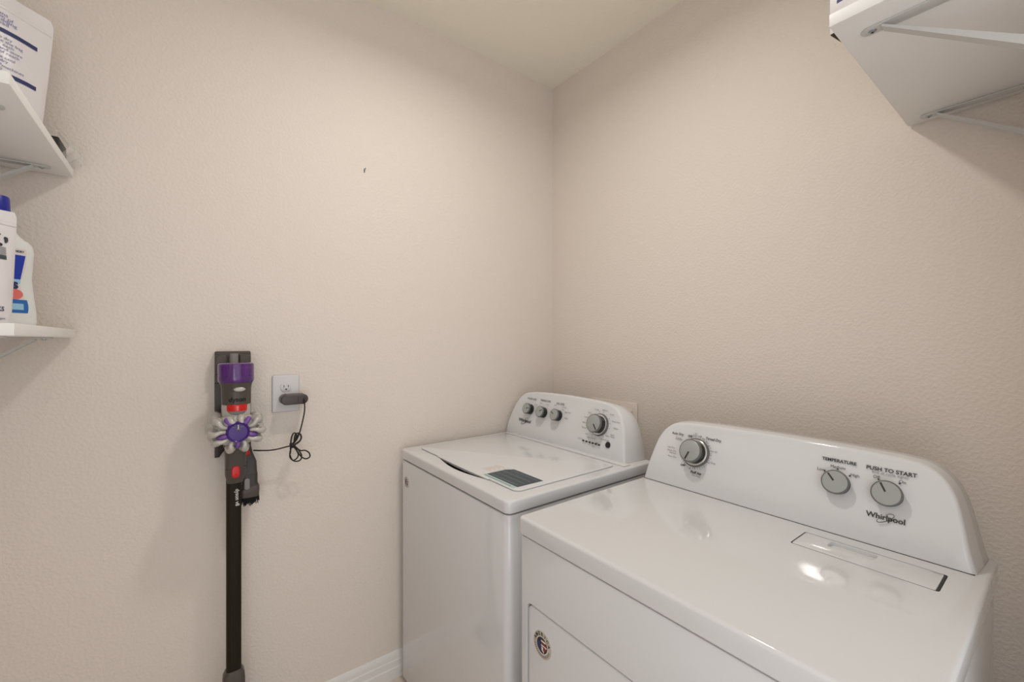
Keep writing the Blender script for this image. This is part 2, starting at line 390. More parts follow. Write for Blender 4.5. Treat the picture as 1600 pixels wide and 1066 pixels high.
wy0, wz0 = 1.178, WZ
def wyf(z):
    t = z - wz0; return wy0 + (.06 * t if t < .02 else .0012 + (t - .02) * .31 - .004 * (1 - exp(-(t - .02) / .02)))
wprof = [(0, WZ), (.006, .93), (.014, .965), (.024, 1.0), (.036, 1.028), (.052, 1.050), (.076, 1.068), (.105, 1.0785), (.15, 1.084), (.22, 1.0875), (.338, 1.0895)]
con = console(ws, -1.600, -.924, WZ, wprof, wyf, WY1 - .002, .006, -.013)
b = MB(); b.box((-1.575, 1.152, WZ), (-.905, 1.184, WZ + .004), 'plastic', .002); b.build('console_base', ws)
thw = math.atan(.31); WP0 = Vector((0, wyf(WZ + .08), WZ + .08)); WN = Vector((0, -cos(thw), sin(thw))); WU = Vector((0, sin(thw), cos(thw)))
def wpt(px, py, off=0): return on_plane(px, py, WP0 + WN * off, WN)
for px, py, ptr in ((821.7, 637.9, 80), (842.2, 643.0, 60), (865.0, 647.7, -60)):
    c = wpt(px, py, .028) - WN * .028; knob(con, c, WN, WU, .0235, .028, ptr=ptr)
c = wpt(926.8, 661.2, .036) - WN * .036; knob(con, c, WN, WU, .0335, .036, .041, 140, True); WBIG = c.copy()
b = MB(); b.lathe([(.0105, .0003), (.0105, .0022), (.009, .003), (.0001, .003)], 'knob_side', frame(wpt(950, 695.5), (1, 0, 0), WU)); b.build('start_button', con)
def TX(pt, N, U, off=.0012): return frame(pt + N * off, (1, 0, 0), U)
b = MB()
for i in range(6):
    p = wpt(911.5 + 24.5 * i / 5, 688.5 + 7.0 * i / 5); b.prism([(-.0045, -.0028), (.0045, -.0028), (.0045, .0028), (-.0045, .0028)], 0, .001, 'knob_side', X=TX(p, WN, WU, .0003))
b.build('indicator_lights', con)
b = MB()
for px, py, s in ((831.5, 623.5, 'WATER LEVEL'), (852.5, 626.5, 'TEMPERATURE'), (876, 631.5, 'SOIL LEVEL')): b.text(s, .0098, 'greyprint', TX(wpt(px, py), WN, WU), 'CENTER', bold=.0003)
for px, py, s in ((838, 632.5, 'Auto'), (846, 630, 'Warm'), (855.5, 632.5, 'Cool'), (868, 633, 'Light'), (882, 637, 'Normal'), (887.5, 645, 'Deep Clean'), (885, 654, 'Heavy'), (880, 640.5, 'Extra')): b.text(s, .0072, 'greyprint', TX(wpt(px, py), WN, WU), 'CENTER')
R = .0475
for k in range(16):
    a = radians(k * 22.5 + 8); d = Vector((sin(a), 0, 0)) + WU * cos(a)
    p = WBIG + d * R; b.prism([(-.0006, -.002), (.0006, -.002), (.0006, .002), (-.0006, .002)], 0, .0004, 'greyprint', X=TX(p, WN, WU) @ Matrix.Rotation(-a, 4, 'Z'))
for a, s in ((-112, 'Normal'), (-92, 'Bulky'), (-70, 'Colors'), (-48, 'Quick'), (-20, 'Towels'), (10, 'Delicates'), (38, 'Casual'), (68, 'Heavy Duty'), (92, 'Whites'), (118, 'Rinse'), (150, 'Drain & Spin'), (200, 'Clean Washer'), (222, 'Soak')):
    r_ = radians(a); d = Vector((sin(r_), 0, 0)) * 1.35 + WU * cos(r_); b.text(s, .0075, 'greyprint', TX(WBIG + d * .056, WN, WU), 'CENTER')
b.text('OFF', .008, 'print', TX(WBIG - WU * .067 + Vector((.004, 0, 0)), WN, WU), 'CENTER')
for px, py, s, sz in ((953.5, 682.5, 'Start / Pause', .0085), (907, 685, 'Lid Lock', .007), (913, 692.5, 'Sensing', .006), (920, 694.5, 'Wash', .006), (927, 697, 'Rinse', .006), (936, 700, 'Spin', .006)): b.text(s, sz, 'greyprint', TX(wpt(px, py), WN, WU), 'CENTER')
b.build('printed_lettering', con)
b = MB(); p = wpt(820, 657.5); b.text('Whirlpool', .020, 'print', TX(p, WN, WU), 'CENTER', bold=.0004); swirl(b, TX(p, WN, WU, .0014), .034); b.build('brand_logo', con)

# ------------------------------------------------------------------ dryer
DX0, DX1, DY0, DY1, DZ = -.829, -.094, .648, 1.262, .882
dr = thing('clothes_dryer', 'white front-loading clothes dryer right of the washer, with a three-knob console', 'dryer', (-.46, .95, 0))
b = MB(); b.prism(rrect(DX0 + .002, DY0 + .006, DX1 - .006, DY1, .008), .022, DZ - .047, 'enamel', .003); cab = b.build('cabinet', dr)
b = MB(); b.prism(rrect(DX0 + .010, DY0 + .012, DX1 - .012, DY1 - .005, .008), DZ - .05, DZ - .040, 'dark'); b.build('seam_filler', dr)  # dark filler below the dryer top, set back from the edge
b = MB(); b.prism(rrect(DX0, DY0, DX1, DY1, .012), DZ - .0435, DZ, 'enamel', .007, seg=4); dtop = b.build('top_panel', dr)
cut(dtop, MB().prism(rrect(-.3700, 1.0200, -.1430, 1.105, .005, 3), DZ - .022, DZ + .02, 'enamel'))
b = MB(); b.prism(rrect(-.3675, 1.0225, -.1480, 1.103, .004, 3), DZ - .021, DZ + .0004, 'enamel', .0008); lint = b.build('lint_screen_lid', dr)
cut(lint, MB().prism(rrect(-.318, 1.064, -.240, 1.096, .006, 4), DZ - .007, DZ + .02, 'enamel'))
b = MB()
for lo, hi in (((-.3695, 1.0205), (-.1435, 1.0222)), ((-.3695, 1.103), (-.1435, 1.1045)), ((-.3695, 1.0205), (-.3678, 1.1045)), ((-.1478, 1.0205), (-.1440, 1.1045))): b.box((*lo, DZ - .0215), (*hi, DZ - .0003), 'dark')
b.build('lid_gap_shade', lint)  # dark strips paint the shade in the gap around the lint lid
for xx in (-.79, -.14):
    for yy in (.70, 1.2): MB().lathe([(.02, 0), (.02, .006), (.012, .01), (.012, .024)], 'vdark', Matrix.Translation((xx, yy, 0)), 20).build('foot', dr)
# door in a rounded recess
X = frame((0, DY0 + .006, 0), (1, 0, 0), (0, 0, 1))
DPX0, DPX1, DPZ0, DPZ1 = -.803, -.120, .20, .684
cut(cab, MB().prism(rrect(DPX0, DPZ0, DPX1, DPZ1, .018), -.022, .02, 'enamel', X=X))
b = MB(); b.prism(rrect(DPX0 + .0045, DPZ0 + .0045, DPX1 - .0045, DPZ1 - .0045, .015), -.020, -.001, 'enamel', .004, X=X, seg=3); door = b.build('door', dr)
b = MB()
for lo, hi in (((DPX0 + .018, DPZ1 - .0042), (DPX1 - .018, DPZ1 - .0004)), ((DPX0 + .0004, DPZ0 + .018), (DPX0 + .0042, DPZ1 - .018)), ((DPX1 - .0042, DPZ0 + .018), (DPX1 - .0004, DPZ1 - .018))): b.box((*lo, -.0215), (*hi, -.011), 'dark', X=X)
b.build('door_gap_shade', door)  # near-black strips stand in for shade in the door gap
badge(door, (-.747, DY0 + .0070, .608), .030)
dy0 = 1.143
def dyf(z):
    t = z - DZ; return dy0 + (.10 * t if t < .026 else .0026 + (t - .026) * .36 - .005 * (1 - exp(-(t - .026) / .02)))
dprof = [(0, DZ), (.008, .915), (.0165, .955), (.026, .995), (.036, 1.020), (.048, 1.037), (.064, 1.0505), (.084, 1.059), (.12, 1.0635), (.2, 1.0665), (.356, 1.068)]
con = console(dr, -.8245, -.1115, DZ, dprof, dyf, 1.2535, .006, -.004)
b = MB(); b.box((-.822, dy0 - .0012, DZ - .0005), (-.114, 1.24, DZ + .0010), 'dark'); b.build('console_dark_strip', dr)  # thin dark strip along the foot of the console
thd = math.atan(.36); DP0 = Vector((0, dyf(DZ + .09), DZ + .09)); DN = Vector((0, -cos(thd), sin(thd))); DU = Vector((0, sin(thd), cos(thd)))
def dpt(px, py, off=0): return on_plane(px, py, DP0 + DN * off, DN)
c = dpt(1077.5, 704, .034) - DN * .034; knob(con, c, DN, DU, .0325, .034, .041, 200, True); DBIG = c.copy()
for px, py, ptr in ((1304, 753, -40), (1384.5, 771, -28)):
    c = dpt(px, py, .020) - DN * .020; knob(con, c, DN, DU, .0262, .020, ptr=ptr)
b = MB(); T = lambda px, py: TX(dpt(px, py), DN, DU)
for px, py, s, sz, m, bo in ((1311, 721, 'TEMPERATURE', .0098, 'print', .0003), (1392, 737, 'PUSH TO START', .0112, 'print', .0003), (1390.5, 742.5, 'End of cycle signal', .0080, 'greyprint', 0),
        (1283.5, 733.5, 'Low', .0095, 'print', 0), (1309.5, 730.5, 'Medium', .0088, 'print', 0), (1336, 743.5, 'High', .0088, 'print', 0), (1369.5, 745.5, 'Off', .0085, 'print', 0), (1410.5, 754, 'On', .0088, 'print', 0),
        (1059.5, 678, 'Auto Dry', .0095, 'print', .0002), (1115, 687.5, 'Timed Dry', .0100, 'print', .0002), (1087.5, 739.5, 'Fluff Air', .0100, 'print', .0003), (1088, 744, 'No Heat', .0070, 'greyprint', 0), (1061, 684.5, 'Energy', .0068, 'greyprint', 0), (1061, 687, 'Preferred', .0060, 'greyprint', 0)):
    b.text(s, sz, m, T(px, py), 'CENTER', bold=bo)
for px, py in ((1289, 736), (1309, 733.5), (1328, 744), (1373, 749.5), (1406, 756)): b.prism([(.0018 * cos(a * pi / 4), .0018 * sin(a * pi / 4)) for a in range(8)], 0, .0006, 'print', X=T(px, py))
for k in range(40):
    a = radians(k * 9); d = Vector((sin(a), 0, 0)) + DU * cos(a); l = .0028 if k % 2 else .0016
    b.prism([(-.0004, -l), (.0004, -l), (.0004, l), (-.0004, l)], 0, .0004, 'greyprint', X=TX(DBIG + d * .0455, DN, DU) @ Matrix.Rotation(-a, 4, 'Z'))
for px, py, s in ((1049, 699, 'Less Dry'), (1050, 704, 'Damp Dry'), (1051.5, 708, 'Normal'), (1050.5, 713.5, 'More Dry'), (1113, 705.5, 'Cotton 60'), (1108.5, 711.3, 'Light'), (1109, 723, 'Heavy Duty'), (1088, 678.5, '80'), (1090, 681.5, 'Easy Care'), (1095, 682.5, '70'), (1100, 686.5, '60'), (1104.5, 691, '50'), (1107.5, 697.5, '40'), (1089, 728.5, '20'), (1084, 731.5, '30'), (1077.5, 732.5, '40')): b.text(s, .0068, 'greyprint', T(px, py), 'CENTER')
for px, py in ((1079, 682), (1067, 727), (1097, 724.5)): b.text('OFF', .0078, 'print', T(px, py), 'CENTER', bold=.0003)
b.build('printed_lettering', con)
b = MB(); p0 = dpt(1352, 801.5); p1 = dpt(1417, 818.5); wl = (p1 - p0).length
b.text('Whirlpool', wl / 4.42, 'print', TX((p0 + p1) / 2, DN, DU), 'CENTER', bold=.0003); swirl(b, TX((p0 + p1) / 2, DN, DU, .0014), wl * .38); b.build('brand_logo', con)

# ------------------------------------------------------------------ recessed washer outlet box on the back wall
b = MB(); b.box((-1.352, YB - .007, .80), (-1.100, YB, 1.052), 'wall', .004); ob = b.build('outlet_box')
cut(ob, MB().box((-1.330, YB - .03, .825), (-1.122, YB - .003, 1.018), 'wall'))
tag(ob, 'wall-coloured washer supply box frame on the back wall behind the washer console', 'outlet box')

# ------------------------------------------------------------------ shelves
def shelf(name_label, lo, hi, axis, wall_c, brk, group='white bracketed wall shelves'):
    """axis 'y': runs back to the wall y=wall_c; axis 'x': to the wall x=wall_c; brk = bracket positions along the wall"""
    t = thing('wall_shelf', name_label, 'shelf', ((lo[0] + hi[0]) / 2, (lo[1] + hi[1]) / 2, lo[2]), group)
    b = MB(); b.box(lo, hi, 'shelf', .0012); b.build('board', t)
    dep = (hi[1] - lo[1]) if axis == 'y' else (hi[0] - lo[0])
    for p in brk:
        # local frame: X = out from the wall, Y = along the wall, Z up, origin at wall under the board
        if axis == 'y': Xm = frame((p, wall_c, lo[2]), (0, 1, 0), (-1, 0, 0))
        else: Xm = frame((wall_c, p, lo[2]), (-1, 0, 0), (0, -1, 0))
        a = MB(); w = .0125; L = dep - .028
        pts = [(0, -w), (L - w, -w)] + [(L - w + w * cos(radians(k)), w * sin(radians(k))) for k in range(-75, 76, 15)] + [(L - w, w), (0, w)]
        a.prism(pts, -.0035, -.0003, 'bracket', .001, X=Xm)
        a.box((.0005, -w, -.215), (.0035, w, -.001), 'bracket', .0008, X=Xm)
        s0 = Vector((L - .030, 0, -.003)); s1 = Vector((.004, 0, -.172)); d = (s1 - s0).normalized(); nn = Vector((-d.z, 0, d.x))
        vs = []; 
        for q in (s0, s1):
            for wy in (-w * .92, w * .92):
                for th in (0, .020 if q is s1 else .004): vs.append(q + Vector((0, wy * .9, 0)) - Vector((0, 0, 1)) * th)
        a.add(vs, [(0, 1, 3, 2), (4, 6, 7, 5), (0, 4, 5, 1), (2, 3, 7, 6), (0, 2, 6, 4), (1, 5, 7, 3)], 'bracket', X=Xm)
        br = a.build('bracket', t)
        for q in (L - .016, L - .170):
            sc = MB(); sc.lathe([(.0058, -.0036), (.0056, -.0050), (.0035, -.0062), (.0001, -.0064)], 'steel', Xm @ Matrix.Translation((q, 0, 0)), 16)
            sc.box((-.0026, -.0007, -.0068), (.0026, .0007, -.0060), 'vdark', X=Xm @ Matrix.Translation((q, 0, 0))); sc.box((-.0007, -.0026, -.0068), (.0007, .0026, -.0060), 'vdark', X=Xm @ Matrix.Translation((q, 0, 0)))
            sc.build('screw', br, label='zinc screw')
    return t
shelf('upper white bracketed shelf at the left edge, holding the white laundry pouch', (-1.607, YC + .002, 1.741), (-1.088, -.236, 1.762), 'y', YC, (-1.545, -1.20))
shelf('lower white bracketed shelf at the left edge, holding the milky bottle', (-1.607, YC + .002, 1.318), (-1.095, -.232, 1.3395), 'y', YC, (-1.545, -1.20))
shelf('white shelf high on the right seen from below, with two brackets and screws', (-.2655, .902, 1.861), (XD - .001, YB - .006, 1.883), 'x', XD, (.968, 1.443))

# ------------------------------------------------------------------ pouches, bottle, small boxes
def pouch_surface(c, u, w_bot, w_top, H, thick, lean=0.0, corner=.012):
    u = Vector(u).normalized(); nrm = u.cross(Vector((0, 0, 1))).normalized()    # outwards to the viewer
    def S(a, v, side=1, off=0.0):
        """a -1..1 across, v 0..1 up"""
        w = (w_bot + (w_top - w_bot) * v ** .8) / 2
        t = thick / 2 * max(0.0, 1 - v ** 1.6) ** .8 * (1 - abs(a) ** 3.2) ** .6 if abs(a) < 1 else 0
        rip = .0016 * sin(9 * a + 5 * v) * min(1, v * 3) * (1 - abs(a) ** 4)
        t = max(t, .0009)
        aw = w
        if v > .93: aw = w - corner * (1 - sqrt(max(0, 1 - ((v - .93) / .07) ** 2)))
        return Vector(c) + u * (a * aw) + Vector((0, 0, H * v)) + nrm * (side * (t + off) + rip + lean * v)
    return S, u, nrm
def pouch(name, label, c, u, w_bot, w_top, H, thick, lean, decorate, cat='pouch', group=None, corner=.008):
    S, uu, nn = pouch_surface(c, u, w_bot, w_top, H, thick, lean, corner)
    t = thing(name, label, cat, c, group); b = MB(); NA, NV = 24, 28
    for side in (1, -1):
        vs = [S(-1 + 2 * i / NA, j / NV, side) for j in range(NV + 1) for i in range(NA + 1)]
        fs = [(j * (NA + 1) + i, j * (NA + 1) + i + 1, (j + 1) * (NA + 1) + i + 1, (j + 1) * (NA + 1) + i) for j in range(NV) for i in range(NA)]
        b.add(vs, fs, 'pouch')
    # close the rim and the foot
    rim = [(-1, j / NV) for j in range(NV + 1)] + [(-1 + 2 * i / NA, 1) for i in range(1, NA + 1)] + [(1, 1 - j / NV) for j in range(1, NV + 1)] + [(1 - 2 * i / NA, 0) for i in range(1, NA)]
    n = len(rim); vs = [S(a, v, 1) for a, v in rim] + [S(a, v, -1) for a, v in rim]
    b.add(vs, [(i, (i + 1) % n, n + (i + 1) % n, n + i) for i in range(n)], 'pouch')
    b.build('bag_body', t, angle=60)
    z = MB(); rg = []
    for i in range(25):
        a = -1 + 2 * i / 24; p = S(a * .97, .885, 1, .0006); rg.append([p + Vector((0, 0, dz)) + nn * dn for dz, dn in ((-.004, 0), (-.002, .0016), (.002, .0016), (.004, 0))])
    z.loft(rg, 'pouch'); z.build('zip_seal', t)
    d = MB(); decorate(d, S, t); return t
def strip(mb, S, a0, a1, v0, v1, m, off=.0011, sag=0.0, n=12):
    vs = []; fs = []
    for i in range(n + 1):
        a = a0 + (a1 - a0) * i / n; s_ = sag * (a * a)
        vs += [S(a, v0 + s_, 1, off), S(a, v1 + s_, 1, off)]
    for i in range(n): fs.append((2 * i, 2 * i + 2, 2 * i + 3, 2 * i + 1))
    mb.add(vs, fs, m)
def stext(mb, S, body, size, m, a, v, w, H, off=.0013, align='LEFT', bold=0):
    mb.text(body, size, m, Matrix.Identity(4), align, warp=lambda p: S(a + p.x / (w / 2), v + p.y / H, 1, off), bold=bold)

U_ = Vector((-.70, .714, 0))     # towards the right as seen; faces the camera
def deco_big(mb, S, t):
    w, H = .25, .33
    for v in (.70, .395):
        m_ = MB(); strip(m_, S, -.9, .78, v, v + .030, 'navy'); m_.build('stripe', t, label='navy printed stripe')
    g = MB()
    L = ['Laundry detergent pods directions', 'Place pods at the back or bottom of', 'an empty washer drum before adding', 'clothes. Use one for a regular load', 'and two for a large load']
    for i, s in enumerate(L): stext(g, S, s, .0112, 'violet', -.86, .835 - i * .023, w, H)
    for i, s in enumerate(['Keep dry', 'Close the bag', 'after each', 'use and store', 'out of reach', 'Store cool', 'and dry', 'place', 'only']): stext(g, S, s, .0092, 'violet', .16, .665 - i * .026 - (i > 4) * .01, w, H)
    for i, s in enumerate(['How many do I need', 'for each load size']): stext(g, S, s, .0092, 'violet', -.86, .675 - i * .02, w, H)
    for i, s in enumerate(['Made for standard and high efficiency machines', 'Works well in cold and hot water too']): stext(g, S, s, .0095, 'violet', -.86, .462 - i * .022, w, H)
    for i, s in enumerate(['Contents may settle. Net weight printed on', 'the front of the bag. Rinse the hands', 'after use. Keep away from children']): stext(g, S, s, .0092, 'violet', -.86, .368 - i * .022, w, H)
    # drawn shirts and trousers
    def P(a, v): return S(a, v, 1, .0015)
    for dx in (-.75, -.28):
        for pts in ([(0, .60), (.12, .615), (.34, .60), (.42, .57), (.34, .545), (.30, .50), (.27, .50), (.26, .57), (.12, .575), (.0, .57), (0, .60)], [(.04, .57), (.06, .49), (.12, .485), (.15, .55), (.19, .485), (.25, .49), (.24, .575)]):
            g.tube([P(dx + a, v) for a, v in pts], .0006, 'violet', seg=5, smooth=2)
    for x, v in ((-.05, .29), (.25, .27), (.48, .245)):
        g.tube([P(x + .09 * cos(k * pi / 6), v + .022 * sin(k * pi / 6)) for k in range(13)], .0007, 'violet', seg=5, smooth=1)
        strip(g, S, x - .06, x + .06, v - .006, v + .006, 'violet')
    g.build('printed_lettering', t)
pouch('laundry_pouch', 'tall white zip pouch with navy stripes on the upper left shelf', (-1.404, -.362, 1.764), U_, .235, .300, .318, .05, .0, deco_big, group='white laundry pouches on the left shelves')

def deco_low(mb, S, t):
    w, H = .16, .235
    # recycling arrows, grey code block, small letters and part of a round emblem
    for k in range(3):
        a0 = radians(90 + 120 * k); mb.tube([S(.60 + .13 * cos(a0 + radians(j * 14)), .735 + .045 * sin(a0 + radians(j * 14)), 1, .0015) for j in range(6)], [.001, .0022, .0026, .0028, .0030, .0008], 'print', seg=6, smooth=2)
    for j in range(9): strip(mb, S, .50, .72, .60 + j * .0085, .604 + j * .0085, 'greyprint')
    strip(mb, S, .50, .72, .565, .602, 'slate')
    stext(mb, S, 'PACKS', .0125, 'navy', .18, .135, w, H, bold=.0003); stext(mb, S, 'laundry detergent', .0065, 'navy', .10, .055, w, H)
    for j in range(14):
        strip(mb, S, .12 + .10 * cos(j * pi / 13 - pi / 2), .16 + .10 * cos(j * pi / 13 - pi / 2), .50 + .012 * j, .512 + .012 * j, 'violet', n=2)
    strip(mb, S, -.5, .12, .12, .20, 'pale'); mb.build('printed_lettering', t)
pouch('laundry_pouch', 'white pouch with dark recycling arrows standing in front of the bottle, lower left shelf', (-1.258, -.328, 1.3405), U_, .130, .150, .229, .045, .0, deco_low, group='white laundry pouches on the left shelves', corner=.004)

# bottle
bc = Vector((-1.462, -.333, 1.3405)); bu = Vector((-.70, .714, 0)).normalized(); bn = Vector((bu.y, -bu.x, 0))
bt = thing('detergent_bottle', 'milky white bottle with a blue cap and label, lower left shelf', 'bottle', bc)
HB = [(0, .054, .030), (.004, .0590, .033), (.012, .0605, .034), (.035, .0600, .034), (.07, .056, .032), (.11, .0525, .030), (.15, .0545, .031), (.175, .0565, .031), (.188, .0545, .029), (.198, .047, .026), (.208, .034, .024), (.222, .021, .021), (.245, .018, .018), (.262, .018, .018)]
def bring(z, w, d, n=32, off=0):
    out = []
    for k in range(n):
        a = 2 * pi * k / n; cx, sy = cos(a), sin(a); e = .72 if z < .2 else 1.0
        x = math.copysign(abs(cx) ** e, cx) * (w + off); y = math.copysign(abs(sy) ** e, sy) * (d + off); out.append(bc + bu * x + bn * y + Vector((0, 0, z)))
    return out
fine = []
for i in range(len(HB) - 1):
    for k in range(4):
        t = k / 4; q = [HB[i][j] + (HB[i + 1][j] - HB[i][j]) * t for j in range(3)]; fine.append(q)
fine.append(HB[-1])
b = MB(); b.loft([bring(*q) for q in fine], 'bottle'); b.build('bottle_body', bt, angle=50)
b = MB(); b.lathe([(.0225, .258), (.0225, .262), (.0215, .288), (.0200, .292), (.0001, .292)], 'cap', Matrix.Translation(bc - bu * .006), 28); b.build('cap', bt, label='royal blue cap')
def BS(x, z, off=.0006):      # on the bottle front
    for i in range(len(HB) - 1):
        if HB[i][0] <= z <= HB[i + 1][0]: t = (z - HB[i][0]) / (HB[i + 1][0] - HB[i][0]); w = HB[i][1] + (HB[i + 1][1] - HB[i][1]) * t; d = HB[i][2] + (HB[i + 1][2] - HB[i][2]) * t
    q = min(.999, abs(x) / w); c_ = q ** (1 / .72); s_ = sqrt(1 - c_ * c_); y = s_ ** .72 * d
    return bc + bu * x + bn * (y + off) + Vector((0, 0, z))
def bpatch(mb, f0, f1, z0, z1, m, off=.0006, n=14, k=8):
    vs = []; fs = []
    for j in range(n + 1):
        z = z0 + (z1 - z0) * j / n; a, c = f0(z), f1(z)
        for i in range(k + 1): vs.append(BS(a + (c - a) * i / k, z, off))
    for j in range(n):
        for i in range(k): fs.append((j * (k + 1) + i, j * (k + 1) + i + 1, (j + 1) * (k + 1) + i + 1, (j + 1) * (k + 1) + i))
    mb.add(vs, fs, m)
lab = MB()
redge = lambda z: .034 + .018 * abs((z - .105) / .08) ** 1.5 * (-.35 if z > .105 else 0) + (-.012 * exp(-((z - .10) / .03) ** 2))
bpatch(lab, lambda z: -.034, lambda z: .030 - .012 * exp(-((z - .095) / .03) ** 2), .032, .178, 'badgewhite', .0004)
bpatch(lab, lambda z: -.034, lambda z: .028 - .010 * ((.165 - z) / .06), .108, .163, 'blue', .0007)
bpatch(lab, lambda z: -.034, lambda z: .018, .098, .108, 'pale', .0007)
bpatch(lab, lambda z: -.034, lambda z: .030 + .002 * sin((z - .032) / .028 * pi), .032, .062, 'sky', .0007)
bpatch(lab, lambda z: -.02, lambda z: .022, .039, .053, 'pale', .0010)
bpatch(lab, lambda z: .004, lambda z: .004 + .018 * sqrt(max(0, 1 - ((z - .074) / .0125) ** 2)), .0625, .0855, 'pink', .0010)
bpatch(lab, lambda z: -.008, lambda z: .004, .063, .080, 'pink', .0010)
lab.text('s', .030, 'navy', Matrix.Identity(4), 'LEFT', warp=lambda p: BS(.002 + p.x, .096 + p.y, .0012), bold=.0012)
lab.text('LAUNDRY', .0065, 'navy', Matrix.Identity(4), 'LEFT', warp=lambda p: BS(-.005 + p.x, .171 + p.y, .0012), bold=.0002)
lab.build('label', bt, label='blue and white label with a coral shirt')

# black case wrapped in clear film, upper left shelf by the wall
cc = thing('black_case', 'small black case wrapped in clear film on the upper left shelf, against the wall', 'case', (-1.555, -.29, 1.763))
b = MB(); b.box((-1.598, -.335, 1.763), (-1.515, -.2475, 1.812), 'blackbox', .004); b.box((-1.594, -.30, 1.812), (-1.54, -.262, 1.8165), 'blackbox', .002); b.build('case_body', cc)
b = MB(); b.box((-1.599, -.2475, 1.765), (-1.56, -.2465, 1.775), 'cap'); b.build('case_trim', cc, label='dark blue trim')
b = MB(); nx, nz = 16, 12; vs = []
for j in range(nz + 1):
    for i in range(nx + 1):
        u, v = i / nx, j / nz; vs.append((-1.602 + .10 * u + .003 * sin(9 * v), -.240 + .024 * sin(pi * min(1, v * 1.1)) * (1 - u * .7) + .003 * sin(17 * u + 7 * v) - (.06 * max(0, v - .8)), 1.765 + .062 * v + .004 * sin(11 * u)))
b.add(vs, [(j * (nx + 1) + i, j * (nx + 1) + i + 1, (j + 1) * (nx + 1) + i + 1, (j + 1) * (nx + 1) + i) for j in range(nz) for i in range(nx)], 'film')
b.build('clear_wrap', cc, label='crumpled clear plastic film', angle=80)

# things on the right shelf
sb = thing('packet', 'white packet with navy stripe and brown underside, near end of the right shelf', 'packet', (-.235, .98, 1.884))
Xs = Matrix.Translation((-.2835, .966, 1.884)) @ Matrix.Rotation(radians(-9), 4, 'Z')
b = MB(); b.box((0, 0, .0012), (.13, .055, .21), 'pouch', .0015, X=Xs); b.build('packet_body', sb)
b = MB(); b.box((.001, .001, 0), (.129, .054, .0016), 'brown', X=Xs); b.build('packet_bottom', sb, label='dark brown underside')
b = MB(); b.box((.012, -.0004, .052), (.12, .0006, .058), 'navy', X=Xs); b.build('stripe', sb, label='navy stripe')
b = MB(); b.box((-.0004, .001, .014), (.0006, .006, .018), 'print', X=Xs); b.build('printed_mark', sb)

# ------------------------------------------------------------------ wall outlet with charger
OY0, OY1, OZ0, OZ1 = .228, .310, 1.071, 1.195
def wallA(y, z, n=0.0): return frame((XA + n, y, z), (0, 1, 0), (0, 0, 1))     # local X = right, Y = up, Z = off the wall
ot = thing('wall_outlet', 'white duplex wall outlet plate to the right of the vacuum', 'outlet', (XA, .269, OZ0))
oy, oz = (OY0 + OY1) / 2, (OZ0 + OZ1) / 2
b = MB(); b.prism(rrect(-.041, -.062, .041, .062, .0055), .0, .0062, 'whitepl', .0040, X=wallA(oy, oz), seg=3); b.build('cover_plate', ot)
for dz in (.0215, -.0215):
    b = MB(); pts = []
    for k in range(48):
        a = 2 * pi * k / 48; pts.append((.0172 * cos(a), max(-.0142, min(.0142, .0172 * sin(a)))))
    b.prism(pts, .005, .0086, 'whitepl', .0006, X=wallA(oy, oz + dz))
    for sx, h in ((-.0065, .0040), (.0065, .0034)): b.box((sx - .0010, .0010 - h + .002, .0084), (sx + .0010, .0010 + h + .002, .0090), 'dark', X=wallA(oy, oz + dz))
    b.prism([(.0026 * cos(k * pi / 6), -.0075 + .0026 * sin(k * pi / 6)) for k in range(12)], .0084, .0090, 'dark', X=wallA(oy, oz + dz)); b.build('receptacle', ot)
b = MB(); b.lathe([(.0032, .007), (.0030, .0082), (.0001, .0088)], 'whitepl', wallA(oy, oz), 14); b.build('screw', ot)
b = MB(); cy0, cy1, czc = .2465, .3285, 1.1155
ch = thing('charger', 'dark grey vacuum charger plugged into the lower socket of the outlet', 'charger', (XA + .01, .283, czc))
b = MB(); b.prism(rrect(cy0, czc - .0165, cy1, czc + .0165, .0162, 8),   .0095, .0545, 'vbrick', .0035, X=frame((XA, 0, 0), (0, 1, 0), (0, 0, 1)), seg=3); b.build('charger_body', ch)
b = MB(); b.box((cy0 + .0495, czc - .009, .0546), (cy0 + .0515, czc + .009, .0550), 'dark', X=frame((XA, 0, 0), (0, 1, 0), (0, 0, 1)))
b.lathe([(.0052, .053), (.0050, .058), (.0035, .0595)], 'vdark', wallA(cy1 - .010, czc), 16); b.build('cord_socket', ch)
for s_ in (-.0065, .0065): MB().box((-.0008 + s_, -.004, .004), (.0008 + s_, .004, .0096), 'steel', X=wallA(oy, oz - .0215)).build('prong', ch)

def wp(px, py, n): return on_plane(px, py, (XA + n, 0, 0), Vector((1, 0, 0)))
b = MB(); r = .0022
path = [(475.5, 624, .060), (476, 640, .060), (473.5, 655, .062), (468.5, 675, .063), (463, 688, .062)]
for loop in ([(455, 695), (455.5, 684), (459, 677), (463, 679), (461, 688), (455, 696)], [(459, 692), (461, 680), (466, 677), (470, 681), (469, 688), (461, 694), (454, 697)],
             [(458, 695), (463, 684), (468, 678), (471, 683), (468, 690), (458, 697), (454, 698)], [(454, 706), (453, 714), (458, 719.5), (464, 716), (466, 710), (462, 702), (457, 697)],
             [(455, 700), (453, 710), (457, 719), (464, 721), (470, 718), (471, 711), (466, 703), (459, 697)], [(465, 706), (471, 714), (478, 717), (484, 714), (483, 708), (477, 704), (469, 704), (461, 698), (455, 697)]):
    nn = len(path); path += [(x, y, .056 + .006 * ((i * 37 + nn * 11) % 5) / 5) for i, (x, y) in enumerate(loop)]
path += [(447, 698.5, .058), (436, 701.5, .056), (422, 703.8, .054), (408, 704.2, .050), (396, 704.0, .040)]
b.tube([wp(*p) for p in path], r, 'cord', seg=8, smooth=7)
